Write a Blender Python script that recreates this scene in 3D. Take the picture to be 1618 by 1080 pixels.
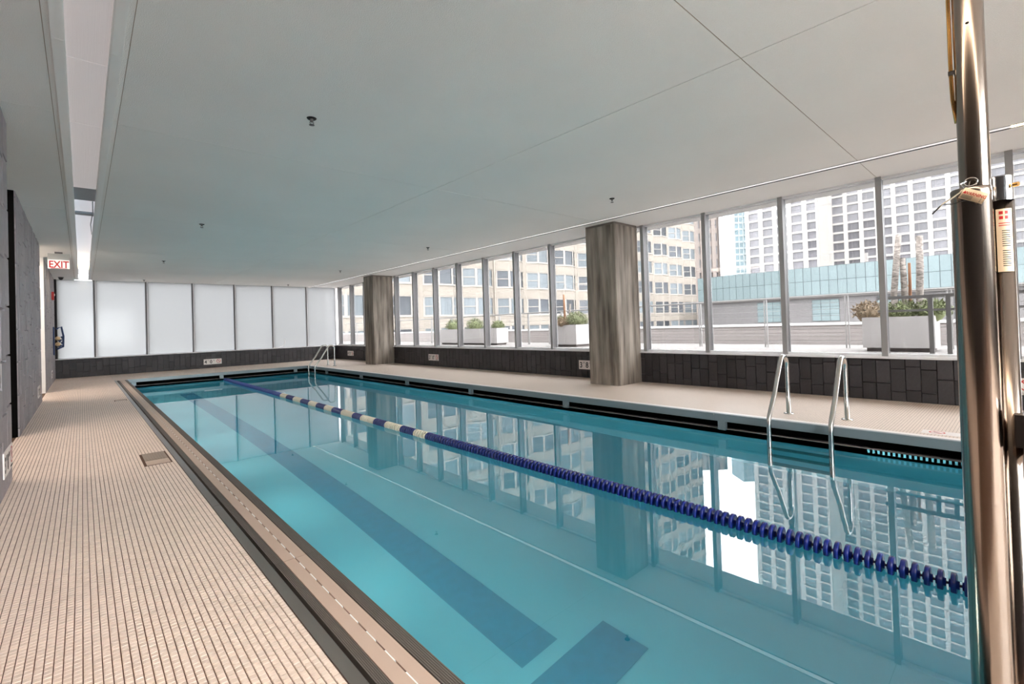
import bpy, math, random
from mathutils import Vector, Matrix

random.seed(7)
SC = bpy.context.scene
COL = SC.collection
for o in list(bpy.data.objects):
    bpy.data.objects.remove(o)

# ------------------------------------------------------------------ camera
F_PX = 743.34
CAM_H = 1.15
RT = Vector((0.73787, -0.674184, -0.032003))
UP = Vector((0.015206, -0.0308, 0.99941))
FW = Vector((0.674772, 0.737921, 0.012475))
cam_d = bpy.data.cameras.new('camera')
cam_d.sensor_fit = 'HORIZONTAL'
cam_d.sensor_width = 36.0
cam_d.lens = F_PX / 1618 * 36.0
cam_d.shift_y = -35.06 / 1618
cam_d.clip_start = 0.02
cam_d.clip_end = 2000
cam = bpy.data.objects.new('camera', cam_d)
COL.objects.link(cam)
cam.matrix_world = Matrix(((RT.x, UP.x, -FW.x, 0), (RT.y, UP.y, -FW.y, 0), (RT.z, UP.z, -FW.z, CAM_H), (0, 0, 0, 1)))
SC.camera = cam

# ------------------------------------------------------------------ world, exposure
SKY = 5.0
EXPOSURE = 2.45
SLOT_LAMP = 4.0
TROUGH_FILL_LIGHT = 3.2
POOL_FILL_LIGHT = 7.5
CORRIDOR_FILL_LIGHT = 2.1
w = bpy.data.worlds.new('overcast_sky')
SC.world = w
w.use_nodes = True
bg = w.node_tree.nodes['Background']
bg.inputs[0].default_value = (0.96, 0.975, 1.0, 1)
bg.inputs[1].default_value = SKY
SC.view_settings.view_transform = 'Standard'
SC.view_settings.look = 'None'
SC.view_settings.gamma = 1.0
SC.view_settings.use_curve_mapping = False
SC.view_settings.exposure = EXPOSURE
SC.cycles.max_bounces = 10
SC.cycles.diffuse_bounces = 5
SC.cycles.glossy_bounces = 5
SC.cycles.transmission_bounces = 8
SC.cycles.transparent_max_bounces = 24
SC.cycles.sample_clamp_indirect = 5.0
SC.cycles.blur_glossy = 0.2
SC.cycles.use_denoising = True

# ------------------------------------------------------------------ room dimensions (metres)
H = 2.98          # ceiling height
RX = 7.867        # window wall plane
BY = 19.6         # back wall plane
W1, W2, W3 = -0.443, -0.575, -0.60     # faces of the three stretches of left wall
Y_FRONT = -3.2    # wall behind the camera
SILL = 0.555      # top of the tiled dado
GX = 0.626        # left deck edge
PXL = 0.896       # left edge of the basin
DX = 5.69         # right deck edge
LIPX = 5.80       # right gutter lip
PYB = 16.75       # back deck edge
LIPY = 16.86
PYN = 0.118       # near end of the basin
WATER = -0.25
L1, L2 = -0.111, 0.218   # light trough
SX = 6.843        # ceiling slot
TERR = 0.47       # terrace level


# ------------------------------------------------------------------ helpers
def lin(r, g, b):
    f = lambda c: (c / 255 / 12.92) if c / 255 <= 0.04045 else ((c / 255 + 0.055) / 1.055) ** 2.4
    return (f(r), f(g), f(b), 1.0)


def mat(name, col, rough=0.6, metal=0.0, noise=0.0, nscale=8.0, col2=None, bump=0.0, bscale=60.0,
        objvar=0.0, islandvar=0.0, emit=None, estr=0.0, stretch=None, spec=0.5, coat=0.0):
    m = bpy.data.materials.new(name)
    m.use_nodes = True
    nt = m.node_tree
    b = nt.nodes['Principled BSDF']
    c = col if len(col) == 4 else lin(*col)
    b.inputs['Base Color'].default_value = c
    b.inputs['Roughness'].default_value = rough
    b.inputs['Metallic'].default_value = metal
    b.inputs['Specular IOR Level'].default_value = spec
    b.inputs['Coat Weight'].default_value = coat
    L = nt.links.new
    src = None
    if noise > 0 or bump > 0:
        tc = nt.nodes.new('ShaderNodeTexCoord')
        vec = tc.outputs['Object']
        if stretch:
            mp = nt.nodes.new('ShaderNodeMapping')
            mp.inputs['Scale'].default_value = stretch
            L(vec, mp.inputs['Vector'])
            vec = mp.outputs['Vector']
    if noise > 0:
        n = nt.nodes.new('ShaderNodeTexNoise')
        n.inputs['Scale'].default_value = nscale
        n.inputs['Detail'].default_value = 5
        L(vec, n.inputs['Vector'])
        r = nt.nodes.new('ShaderNodeValToRGB')
        r.color_ramp.elements[0].position = 0.3
        r.color_ramp.elements[1].position = 0.7
        c2 = (col2 if len(col2) == 4 else lin(*col2)) if col2 else tuple(x * (1 - noise) for x in c[:3]) + (1,)
        r.color_ramp.elements[0].color = c2
        r.color_ramp.elements[1].color = c
        L(n.outputs['Fac'], r.inputs['Fac'])
        src = r.outputs['Color']
    if objvar > 0 or islandvar > 0:
        if objvar > 0:
            i = nt.nodes.new('ShaderNodeObjectInfo').outputs['Random']
            amt = objvar
        else:
            i = nt.nodes.new('ShaderNodeNewGeometry').outputs['Random Per Island']
            amt = islandvar
        mr = nt.nodes.new('ShaderNodeMapRange')
        mr.inputs['To Min'].default_value = 1 - amt
        mr.inputs['To Max'].default_value = 1 + amt
        L(i, mr.inputs['Value'])
        hs = nt.nodes.new('ShaderNodeHueSaturation')
        hs.inputs['Color'].default_value = c
        L(mr.outputs['Result'], hs.inputs['Value'])
        if src:
            L(src, hs.inputs['Color'])
        src = hs.outputs['Color']
    if src:
        L(src, b.inputs['Base Color'])
    if bump > 0:
        n2 = nt.nodes.new('ShaderNodeTexNoise')
        n2.inputs['Scale'].default_value = bscale
        n2.inputs['Detail'].default_value = 3
        L(vec, n2.inputs['Vector'])
        bp = nt.nodes.new('ShaderNodeBump')
        bp.inputs['Strength'].default_value = bump
        bp.inputs['Distance'].default_value = 0.01
        L(n2.outputs['Fac'], bp.inputs['Height'])
        L(bp.outputs['Normal'], b.inputs['Normal'])
    if emit:
        b.inputs['Emission Color'].default_value = emit
        b.inputs['Emission Strength'].default_value = estr
    return m


def pane_mat(name, tint, gloss, rough=0.0):
    m = bpy.data.materials.new(name)
    m.use_nodes = True
    nt = m.node_tree
    nt.nodes.remove(nt.nodes['Principled BSDF'])
    out = nt.nodes['Material Output']
    t = nt.nodes.new('ShaderNodeBsdfTransparent')
    t.inputs[0].default_value = tint
    g = nt.nodes.new('ShaderNodeBsdfGlossy')
    g.inputs['Roughness'].default_value = rough
    mx = nt.nodes.new('ShaderNodeMixShader')
    mx.inputs[0].default_value = gloss
    nt.links.new(t.outputs[0], mx.inputs[1])
    nt.links.new(g.outputs[0], mx.inputs[2])
    nt.links.new(mx.outputs[0], out.inputs[0])
    return m


class MB:
    """collects shapes into one mesh"""

    def __init__(self):
        self.v, self.f, self.sm, self.mi = [], [], [], []

    def add(self, vs, fs, smooth=False, mi=0):
        o = len(self.v)
        self.v += [tuple(x) for x in vs]
        for f in fs:
            self.f.append(tuple(o + i for i in f))
            self.sm.append(smooth)
            self.mi.append(mi)
        return self

    def box(self, x0, x1, y0, y1, z0, z1, mi=0):
        vs = [(x0, y0, z0), (x1, y0, z0), (x1, y1, z0), (x0, y1, z0), (x0, y0, z1), (x1, y0, z1), (x1, y1, z1), (x0, y1, z1)]
        return self.add(vs, [(0, 3, 2, 1), (4, 5, 6, 7), (0, 1, 5, 4), (1, 2, 6, 5), (2, 3, 7, 6), (3, 0, 4, 7)], mi=mi)

    def quad(self, a, b, c, d, mi=0):
        return self.add([a, b, c, d], [(0, 1, 2, 3)], mi=mi)

    def prism(self, poly, z0, z1, mi=0):
        n = len(poly)
        vs = [(x, y, z0) for x, y in poly] + [(x, y, z1) for x, y in poly]
        fs = [tuple(range(n - 1, -1, -1)), tuple(range(n, 2 * n))] + [(i, (i + 1) % n, n + (i + 1) % n, n + i) for i in range(n)]
        return self.add(vs, fs, mi=mi)

    def tube(self, pts, r, seg=12, caps=True, mi=0):
        pts = [Vector(p) for p in pts]
        rs = r if isinstance(r, (list, tuple)) else [r] * len(pts)
        vs, fs = [], []
        prev = None
        for i, p in enumerate(pts):
            a = pts[max(i - 1, 0)]
            b = pts[min(i + 1, len(pts) - 1)]
            t = (b - a).normalized()
            if prev is None:
                ref = Vector((0, 0, 1)) if abs(t.z) < 0.9 else Vector((1, 0, 0))
                n = t.cross(ref).normalized()
            else:
                n = (prev - t * prev.dot(t)).normalized()
            prev = n
            bn = t.cross(n)
            for k in range(seg):
                an = 2 * math.pi * k / seg
                vs.append(p + (n * math.cos(an) + bn * math.sin(an)) * rs[i])
        for i in range(len(pts) - 1):
            for k in range(seg):
                k2 = (k + 1) % seg
                fs.append((i * seg + k, i * seg + k2, (i + 1) * seg + k2, (i + 1) * seg + k))
        self.add(vs, fs, True, mi)
        if caps:
            o = len(self.v) - len(vs)
            for f in (tuple(range(seg)), tuple(range(len(vs) - seg, len(vs)))):
                self.f.append(tuple(o + i for i in f))
                self.sm.append(False)
                self.mi.append(mi)
        return self

    def lathe(self, prof, centre=(0, 0, 0), seg=24, axis='z', smooth=True, mi=0):
        cx, cy, cz = centre
        vs, fs = [], []
        for r, h in prof:
            for k in range(seg):
                a = 2 * math.pi * k / seg
                c, s = r * math.cos(a), r * math.sin(a)
                if axis == 'z':
                    vs.append((cx + c, cy + s, cz + h))
                elif axis == 'y':
                    vs.append((cx + c, cy + h, cz + s))
                else:
                    vs.append((cx + h, cy + c, cz + s))
        n = len(prof)
        for i in range(n - 1):
            for k in range(seg):
                k2 = (k + 1) % seg
                fs.append((i * seg + k, i * seg + k2, (i + 1) * seg + k2, (i + 1) * seg + k))
        return self.add(vs, fs, smooth, mi)

    def sphere(self, c, r, seg=12, rings=8, sc=(1, 1, 1), mi=0):
        prof = [(r * math.sin(math.pi * i / rings), -r * math.cos(math.pi * i / rings)) for i in range(rings + 1)]
        o = len(self.v)
        self.lathe(prof, (0, 0, 0), seg, mi=mi)
        for i in range(o, len(self.v)):
            x, y, z = self.v[i]
            self.v[i] = (c[0] + x * sc[0], c[1] + y * sc[1], c[2] + z * sc[2])
        return self

    def mesh(self, name, mats):
        me = bpy.data.meshes.new(name)
        me.from_pydata(self.v, [], self.f)
        for m in (mats if isinstance(mats, (list, tuple)) else [mats]):
            me.materials.append(m)
        me.polygons.foreach_set('use_smooth', self.sm)
        me.polygons.foreach_set('material_index', self.mi)
        me.update()
        return me

    def build(self, name, mats, parent=None, **tags):
        return link(name, self.mesh(name, mats), parent, **tags)


def link(name, me, parent=None, loc=None, rot=None, scale=None, **tags):
    o = bpy.data.objects.new(name, me)
    COL.objects.link(o)
    if parent is not None:
        o.parent = parent
    if loc is not None:
        o.location = loc
    if rot is not None:
        o.rotation_euler = rot
    if scale is not None:
        o.scale = scale
    for k, v in tags.items():
        if v is not None:
            o[k] = v
    return o


def thing(name, label, category, loc=(0, 0, 0), rot=None, group=None):
    o = link(name, None, None, loc, rot, label=label, category=category, group=group)
    o.empty_display_size = 0.1
    return o


def struct(name, loc=(0, 0, 0)):
    o = link(name, None, None, loc, kind='structure')
    o.empty_display_size = 0.1
    return o


def text_mesh(name, s, size, m, depth=0.001, align='LEFT', sx=1.0, bold=0.0):
    cu = bpy.data.curves.new(name, 'FONT')
    cu.body = s
    cu.size = size
    cu.extrude = depth
    cu.offset = bold
    cu.align_x = align
    cu.resolution_u = 3
    t = bpy.data.objects.new(name, cu)
    COL.objects.link(t)
    bpy.context.view_layer.update()
    me = bpy.data.meshes.new_from_object(t.evaluated_get(bpy.context.evaluated_depsgraph_get()))
    bpy.data.objects.remove(t)
    me.transform(Matrix.Diagonal((sx, 1, 1, 1)))
    me.materials.clear()
    me.materials.append(m)
    me.name = name
    return me


def pixel_ray(px, py):
    return FW + RT * ((px - 809) / F_PX) + UP * (-(py - 504.94) / F_PX)


# ------------------------------------------------------------------ materials
M = {}
M['tile'] = mat('beige_mosaic_tile', (232, 211, 197), 0.42, noise=0.08, nscale=1.4, islandvar=0.06, spec=0.4)
M['tile_one'] = mat('beige_mosaic_single', (232, 211, 197), 0.42, noise=0.08, nscale=1.4, objvar=0.06, spec=0.4)
M['grout'] = mat('brown_grout', (92, 66, 50), 0.9)
M['ceiling'] = mat('ceiling_plaster', (244, 241, 238), 0.85, noise=0.05, nscale=0.7, bump=0.5, bscale=150)
M['seam'] = mat('ceiling_seam_backing', (168, 152, 138), 0.9)
M['bright'] = mat('bright_white_trim', (248, 247, 246), 0.5)
M['white'] = mat('white_paint', (228, 226, 224), 0.5)
M['alu'] = mat('painted_aluminium', (214, 212, 213), 0.35, 0.0, spec=0.6)
M['alu_shaded'] = mat('shaded_aluminium', (142, 139, 138), 0.4)  # greyed to carry the backlit shade of the inner mullion faces
M['alu_dark'] = mat('grey_aluminium', (92, 88, 88), 0.4)
M['slate'] = mat('grey_slate_tile', (160, 152, 155), 0.55, noise=0.22, nscale=5, objvar=0.10, bump=0.3, bscale=30, stretch=(1, 1, 0.25))
M['slate_gap'] = mat('dark_tile_bed', (38, 35, 36), 0.9)
M['dado'] = mat('black_slate_tile', (52, 48, 50), 0.45, noise=0.35, nscale=7, objvar=0.35, bump=0.25, bscale=25)
M['black'] = mat('black_panel', (3, 3, 3), 0.9, spec=0.1)
M['dark'] = mat('dark_recess', (26, 23, 22), 0.8)
M['concrete'] = mat('board_formed_concrete', (158, 146, 134), 0.75, noise=0.4, nscale=4.0, col2=(76, 66, 56), bump=0.5, bscale=20, stretch=(2.2, 2.2, 0.22))
M['pool'] = mat('pool_basin_plaster', (132, 226, 244), 0.6, noise=0.05, nscale=1.5)
M['poolmark'] = mat('pool_blue_tile', (50, 172, 208), 0.5, noise=0.12, nscale=14)
M['steel'] = mat('brushed_stainless', (205, 203, 200), 0.24, 1.0)
M['steel_lift'] = mat('lift_stainless', (150, 138, 128), 0.17, 1.0, bump=0.03, bscale=30, stretch=(8, 8, 0.2))
M['nosing'] = mat('grey_steel_nosing', (128, 138, 142), 0.38, 0.4)
M['ribbed'] = mat('ribbed_grey_gutter', (112, 104, 99), 0.5, 0.15)
M['trimstrip'] = mat('steel_trim_strip', (134, 127, 122), 0.3, 0.6)
M['grate'] = mat('beige_gutter_cover', (196, 172, 156), 0.5, noise=0.06, nscale=3)
M['lip'] = mat('brown_gutter_lip', (104, 92, 84), 0.5)
M['sign'] = mat('white_sign_plate', (236, 228, 224), 0.35)
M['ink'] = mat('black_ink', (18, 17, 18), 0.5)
M['red'] = mat('red_ink', (196, 38, 36), 0.5)
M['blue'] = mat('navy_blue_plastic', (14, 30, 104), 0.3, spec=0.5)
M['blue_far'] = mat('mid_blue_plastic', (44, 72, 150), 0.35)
M['cream'] = mat('cream_plastic', (226, 214, 192), 0.4)
M['rope'] = mat('steel_cable', (90, 90, 100), 0.5, 0.5)
M['chrome'] = mat('chrome', (200, 200, 200), 0.15, 1.0)
M['tag'] = mat('cream_tag', (226, 202, 168), 0.55)
M['brass'] = mat('brass', (206, 160, 96), 0.25, 1.0)
M['drain'] = mat('drain_cover', (158, 140, 124), 0.5, noise=0.3, nscale=40, stretch=(3, 1, 1))
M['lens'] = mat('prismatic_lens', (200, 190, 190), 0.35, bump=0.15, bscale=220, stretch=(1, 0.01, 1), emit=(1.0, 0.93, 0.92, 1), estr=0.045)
M['baffle'] = mat('grey_blue_baffle', (120, 132, 142), 0.4)
M['glow_reflector'] = mat('glowing_white_reflector', (232, 232, 238), 0.4, emit=(0.97, 0.97, 1.0, 1), estr=0.05)  # glow put into the reflector in place of light falling on it
M['lamp'] = mat('warm_lamp', (255, 240, 214), 0.5, emit=(1.0, 0.86, 0.62, 1), estr=2.2)
M['trough_fill_light'] = mat('warm_trough_fill', (255, 236, 210), 0.5, emit=(1.0, 0.80, 0.60, 1), estr=TROUGH_FILL_LIGHT)
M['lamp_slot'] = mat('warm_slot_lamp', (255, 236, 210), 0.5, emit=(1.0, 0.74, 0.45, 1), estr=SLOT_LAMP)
M['slot_glow'] = mat('glowing_slot_reflector', (226, 224, 224), 0.3, 0.2, noise=0.3, nscale=2.5, stretch=(1, 0.8, 1), emit=(1.0, 0.97, 0.94, 1), estr=0.12)  # glow put in for window light reflected by the strip
M['pool_fill_light'] = mat('underwater_fill_light', (255, 255, 255), 0.5, emit=(1.0, 0.86, 0.74, 1), estr=POOL_FILL_LIGHT)
M['corridor_fill_light'] = mat('corridor_fill_light', (255, 244, 230), 0.5, emit=(1.0, 0.88, 0.76, 1), estr=CORRIDOR_FILL_LIGHT)
M['exit_panel'] = mat('exit_panel', (225, 225, 220), 0.3, emit=(1, 0.98, 0.94, 1), estr=0.07)
M['exit_red'] = mat('exit_red', (168, 14, 10), 0.5, emit=(0.7, 0.02, 0.01, 1), estr=0.06)
M['glassplate'] = mat('grey_glass_plate', (168, 168, 164), 0.2)
M['planter'] = mat('pale_planter', (187, 182, 180), 0.6)
M['soil'] = mat('dark_plinth', (110, 102, 100), 0.8)
M['leaf'] = mat('shrub_leaf', (112, 118, 82), 0.7, islandvar=0.35)
M['leaf_dry'] = mat('dry_leaf', (140, 122, 100), 0.8, islandvar=0.3)
M['birch'] = mat('birch_bark', (174, 164, 156), 0.8, noise=0.5, nscale=16, col2=(84,74,68), stretch=(1, 1, 2.6))
M['rust'] = mat('rusty_wood', (138, 98, 72), 0.8)
M['paver'] = mat('terrace_paver', (132, 127, 124), 0.8, noise=0.06, nscale=2)
M['board'] = mat('parapet_board', (148, 140, 137), 0.7, objvar=0.03)
M['rail'] = mat('grey_rail', (150, 147, 145), 0.5, 0.1)
M['limestone'] = mat('cream_limestone', (148, 139, 129), 0.8, noise=0.05, nscale=0.3)
M['bframe'] = mat('cream_window_frame', (160, 152, 144), 0.6)
M['bglass'] = mat('bay_glass', (86, 89, 93), 0.3, noise=0.5, nscale=0.5, col2=(70, 72, 77), objvar=0.35, spec=0.25)
M['bglass2'] = mat('bay_glass_curtain', (118, 124, 128), 0.35, spec=0.25, noise=0.25, nscale=1.4, objvar=0.2, stretch=(3, 3, 0.3))
M['wtower'] = mat('white_tower_wall', (174, 170, 165), 0.8)
M['wglass'] = mat('tower_glass', (112, 110, 114), 0.15, noise=0.35, nscale=0.3, objvar=0.3)
M['wglass_far'] = mat('tower_glass_upper', (112, 110, 114), 0.15, noise=0.35, nscale=0.3, islandvar=0.3)
M['wframe'] = mat('tower_window_frame', (124, 118, 118), 0.6)
M['taupe'] = mat('taupe_wall', (136, 125, 119), 0.85)
M['taupeglass'] = mat('taupe_window', (105, 101, 101), 0.2)
M['pale'] = mat('pale_tower_wall', (174, 170, 170), 0.85)
M['palewin'] = mat('pale_tower_window', (160, 155, 160), 0.4)
M['gtower'] = mat('glass_tower_slab', (160, 168, 170), 0.6)
M['gglass'] = mat('glass_tower_glass', (110, 130, 137), 0.15, objvar=0.2)
M['cyan'] = mat('cyan_glass_panel', (124, 138, 140), 0.35, objvar=0.05, spec=0.3)
M['cyan_frame'] = mat('cyan_joint', (74, 80, 84), 0.6)
M['greybrick'] = mat('grey_brick', (125, 121, 121), 0.85, noise=0.12, nscale=3)
M['ledge'] = mat('pale_ledge', (151, 145, 142), 0.7)
M['street'] = mat('street_ground', (86, 85, 83), 0.9)
M['tarp'] = mat('blue_strap', (36, 58, 104), 0.6)
M['knob'] = mat('tan_knob', (196, 168, 130), 0.5)
M['tinted'] = pane_mat('tinted_glass', (0.49, 0.495, 0.495, 1), 0.03)
M['clear'] = pane_mat('clear_glass', (0.97, 0.985, 0.985, 1), 0.035)

# frosted pane: light passes but nothing shows through
m = bpy.data.materials.new('frosted_glass')
m.use_nodes = True
nt = m.node_tree
nt.nodes.remove(nt.nodes['Principled BSDF'])
tr = nt.nodes.new('ShaderNodeBsdfTranslucent')
tr.inputs[0].default_value = (0.285, 0.289, 0.292, 1)
df = nt.nodes.new('ShaderNodeBsdfDiffuse')
df.inputs[0].default_value = (0.6, 0.6, 0.61, 1)
gl = nt.nodes.new('ShaderNodeBsdfGlossy')
gl.inputs['Roughness'].default_value = 0.12
a1 = nt.nodes.new('ShaderNodeMixShader')
a1.inputs[0].default_value = 0.12
nt.links.new(tr.outputs[0], a1.inputs[1])
nt.links.new(df.outputs[0], a1.inputs[2])
a2 = nt.nodes.new('ShaderNodeMixShader')
a2.inputs[0].default_value = 0.015
nt.links.new(a1.outputs[0], a2.inputs[1])
nt.links.new(gl.outputs[0], a2.inputs[2])
nt.links.new(a2.outputs[0], nt.nodes['Material Output'].inputs[0])
M['frost'] = m

# water: Fresnel mix of mirror and refraction
m = bpy.data.materials.new('pool_water')
m.use_nodes = True
nt = m.node_tree
nt.nodes.remove(nt.nodes['Principled BSDF'])
rf = nt.nodes.new('ShaderNodeBsdfRefraction')
rf.inputs['Color'].default_value = (0.74, 0.965, 0.99, 1)
rf.inputs['IOR'].default_value = 1.333
rf.inputs['Roughness'].default_value = 0.0
gl = nt.nodes.new('ShaderNodeBsdfGlossy')
gl.inputs['Roughness'].default_value = 0.0
fr = nt.nodes.new('ShaderNodeFresnel')
fr.inputs['IOR'].default_value = 2.6
mx = nt.nodes.new('ShaderNodeMixShader')
nt.links.new(fr.outputs[0], mx.inputs[0])
nt.links.new(rf.outputs[0], mx.inputs[1])
nt.links.new(gl.outputs[0], mx.inputs[2])
nt.links.new(mx.outputs[0], nt.nodes['Material Output'].inputs[0])
M['water'] = m

# mosaic as a material, for decks too far to show single tiles
m = mat('beige_mosaic_far', (232, 211, 197), 0.42)
nt = m.node_tree
tc = nt.nodes.new('ShaderNodeTexCoord')
br = nt.nodes.new('ShaderNodeTexBrick')
br.offset = 0.0
br.inputs['Color1'].default_value = lin(230, 212, 198)
br.inputs['Color2'].default_value = lin(222, 204, 190)
br.inputs['Mortar'].default_value = lin(120, 92, 74)
br.inputs['Scale'].default_value = 1.0
br.inputs['Mortar Size'].default_value = 0.0014
br.inputs['Mortar Smooth'].default_value = 0.1
br.inputs['Brick Width'].default_value = 0.0256
br.inputs['Row Height'].default_value = 0.0256
nt.links.new(tc.outputs['Object'], br.inputs['Vector'])
nt.links.new(br.outputs['Color'], nt.nodes['Principled BSDF'].inputs['Base Color'])
M['tile_far'] = m

# ================================================================== STRUCTURE
# ---- floor: slabs around the pool, mosaic tiles on the near left deck
floor = struct('floor')
mb = MB()
mb.box(-3.2, GX, Y_FRONT, BY + 0.2, -0.30, -0.004)
mb.build('left_slab', M['grout'], floor)
mb = MB()
mb.box(DX, RX + 0.2, Y_FRONT, BY + 0.2, -0.02, 0.0)
mb.box(GX, DX, PYB, BY + 0.2, -0.02, 0.0)
mb.build('mosaic_deck', M['tile_far'], floor)
mb = MB()
mb.box(GX, DX, Y_FRONT, PYN - 0.02, -0.02, 0.0)
mb.build('near_end_deck', M['tile_far'], floor)
mb = MB()
mb.box(LIPX + 0.24, RX + 0.2, Y_FRONT, BY + 0.2, -0.6, -0.02)
mb.box(GX, LIPX + 0.24, LIPY + 0.24, BY + 0.2, -0.6, -0.02)
mb.box(GX, LIPX + 0.24, Y_FRONT, PYN - 0.02, -0.6, -0.02)
mb.build('deck_substructure', M['dark'], floor)

T = 0.0256
G = 0.0025
cells = []
nx = int((GX + 0.62) / T)
ny = int((BY - 0.6) / T)
DRAINS = [(0.41, 0.59, 5.36, 5.92), (0.43, 0.59, 11.25, 11.5)]
for j in range(ny):
    y = 0.6 + j * T
    for i in range(nx):
        x = GX - (i + 1) * T
        if y < 5.7 and x < W1 - 0.03:
            continue
        if any(a - T < x < b and c - T < y < d for a, b, c, d in DRAINS):
            continue
        cells.append((x, y))
unit = MB()
c0 = 0.0012
vs = [(0, 0, -0.004), (T - G, 0, -0.004), (T - G, T - G, -0.004), (0, T - G, -0.004), (c0, c0, 0), (T - G - c0, c0, 0), (T - G - c0, T - G - c0, 0), (c0, T - G - c0, 0)]
fs = [(4, 5, 6, 7), (0, 1, 5, 4), (1, 2, 6, 5), (2, 3, 7, 6), (3, 0, 4, 7)]
unit.add(vs, fs)
tile_me = unit.mesh('tile', M['tile_one'])
# the 300 tiles that show largest: nearest ones inside the frame
inframe = []
for k, (x, y) in enumerate(cells):
    if y > 2.4:
        continue
    d = Vector((x, y, -CAM_H))
    dz = d.dot(FW)
    py = 504.94 - F_PX * d.dot(UP) / dz
    px = 809 + F_PX * d.dot(RT) / dz
    if 0 < px < 1618 and py < 1080:
        inframe.append((dz, k))
inframe.sort()
near = set(k for _, k in inframe[:300])
for k in sorted(near):
    x, y = cells[k]
    link('tile', tile_me, floor, (x, y, 0))
V, Fc = [], []
for k, (x, y) in enumerate(cells):
    if k in near:
        continue
    o = len(V)
    V += [(x + a, y + b, c) for a, b, c in vs]
    Fc += [tuple(o + q for q in f) for f in fs]
me = bpy.data.meshes.new('mosaic_tiles')
me.from_pydata(V, [], Fc)
me.materials.append(M['tile'])
link('mosaic_tiles', me, floor, kind='stuff')
del V, Fc, cells

# ---- ceiling: panels with open joints
ceil = struct('ceiling')
mb = MB()
mb.box(-3.2, L1 - 0.03, Y_FRONT, BY + 0.2, H + 0.004, H + 0.2)
mb.box(L2 + 0.03, SX, Y_FRONT, BY + 0.2, H + 0.004, H + 0.2)
mb.box(SX + 0.10, RX + 0.25, Y_FRONT, BY + 0.2, H + 0.004, H + 0.2)
mb.box(-3.2, RX + 0.25, Y_FRONT, BY + 0.2, H + 0.2, H + 0.25)
mb.build('joint_backing', M['seam'], ceil)
xs = [(-3.2, L1 - 0.03), (L2 + 0.03, 3.455), (3.455, SX), (SX + 0.10, RX + 0.25)]
ysm = [Y_FRONT, -2.6, 1.304, 5.201, 9.10, 13.0, 16.9, BY + 0.2]
g = 0.004
for a, b in xs:
    for j in range(len(ysm) - 1):
        MB().box(a + (g if a > -3 else 0), b - g, ysm[j] + g, ysm[j + 1] - g, H, H + 0.004).build('ceiling_panel', M['ceiling'], ceil)

# unseen fill lights added in the side corridors, behind the openings in the left wall
for ya, yb in ((6.1, 7.9), (12.8, 14.3)):
    MB().box(-2.4, -0.95, ya, yb, H - 0.012, H - 0.001).build('corridor_fill_light', M['corridor_fill_light'], ceil)

# ---- left wall: three tiled stretches with openings between
unit_t = MB()
e = 0.02
vs_t = [(0, 0, 0), (1, 0, 0), (1, 1, 0), (0, 1, 0), (e, e, 1), (1 - e, e, 1), (1 - e, 1 - e, 1), (e, 1 - e, 1)]
fs_t = [(4, 5, 6, 7), (0, 1, 5, 4), (1, 2, 6, 5), (2, 3, 7, 6), (3, 0, 4, 7)]
unit_t.add(vs_t, fs_t)


def tile_wall(parent, m, origin, udir, normal, length, z0, z1, tw, th, gap, thick, limit=300, jit=0.003):
    """vertical staggered tiles on a wall; local axes u (along), z (up), normal (out)"""
    o = Vector(origin)
    u = Vector(udir)
    n = Vector(normal)
    zup = Vector((0, 0, 1))
    out = []
    nc = int(math.ceil(length / tw))
    for c in range(nc):
        ua, ub = c * tw, min((c + 1) * tw, length)
        z = z0 - random.choice([0, 0.25, 0.5, 0.75, 0.4, 0.6]) * th
        while z < z1 - 1e-4:
            za, zb = max(z, z0), min(z + th, z1)
            if zb - za > 0.03 and ub - ua > 0.02:
                out.append((ua + gap / 2, ub - gap / 2, za + gap / 2, zb - gap / 2))
            z += th
    me = bpy.data.meshes.get('wall_tile_' + m.name)
    if me is None:
        me = unit_t.mesh('wall_tile_' + m.name, m)
    out.sort(key=lambda t: (o + u * t[0]).length)
    rest = MB()
    for k, (ua, ub, za, zb) in enumerate(out):
        p = o + u * ua
        p.z = za
        th_k = thick + random.uniform(-jit, jit)
        mt = Matrix((((u * (ub - ua)).x, (zup * (zb - za)).x, (n * th_k).x, p.x),
                     ((u * (ub - ua)).y, (zup * (zb - za)).y, (n * th_k).y, p.y),
                     ((u * (ub - ua)).z, (zup * (zb - za)).z, (n * th_k).z, p.z), (0, 0, 0, 1)))
        if k < limit:
            ob = link('tile', me, parent)
            ob.matrix_local = mt
        else:
            rest.add([mt @ Vector(q) for q in vs_t], fs_t)
    if rest.v:
        rest.build('far_tiles', m, parent, kind='stuff')


wl = struct('wall_left')
mb = MB()
mb.box(-0.75, W1 - 0.02, Y_FRONT, 5.711, 0, H)
mb.box(-0.80, W2 - 0.02, 8.24, 12.6, 0, H)
mb.box(-0.85, W3 - 0.02, 14.53, BY, 0, H)
mb.box(-3.4, -3.2, Y_FRONT, BY + 0.2, 0, H)
mb.build('wall_core', M['slate_gap'], wl)
mb = MB()
mb.box(-3.2, W2 - 0.012, 8.222, 8.24, 0, H)
mb.box(-3.2, -0.75, 5.70, 5.711, 0, H)
mb.build('dark_end_panel', M['black'], wl)
mb = MB()
mb.box(-3.2, W3 - 0.004, 14.50, 14.53, 0, H)
mb.box(-3.2, W2 - 0.03, 12.6, 12.62, 0, H)
mb.build('white_end_panel', M['white'], wl)
tile_wall(wl, M['slate'], (W1 - 0.02, 2.7, 0), (0, 1, 0), (1, 0, 0), 3.011, 0, H, 0.301, 0.40, 0.004, 0.02)
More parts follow.
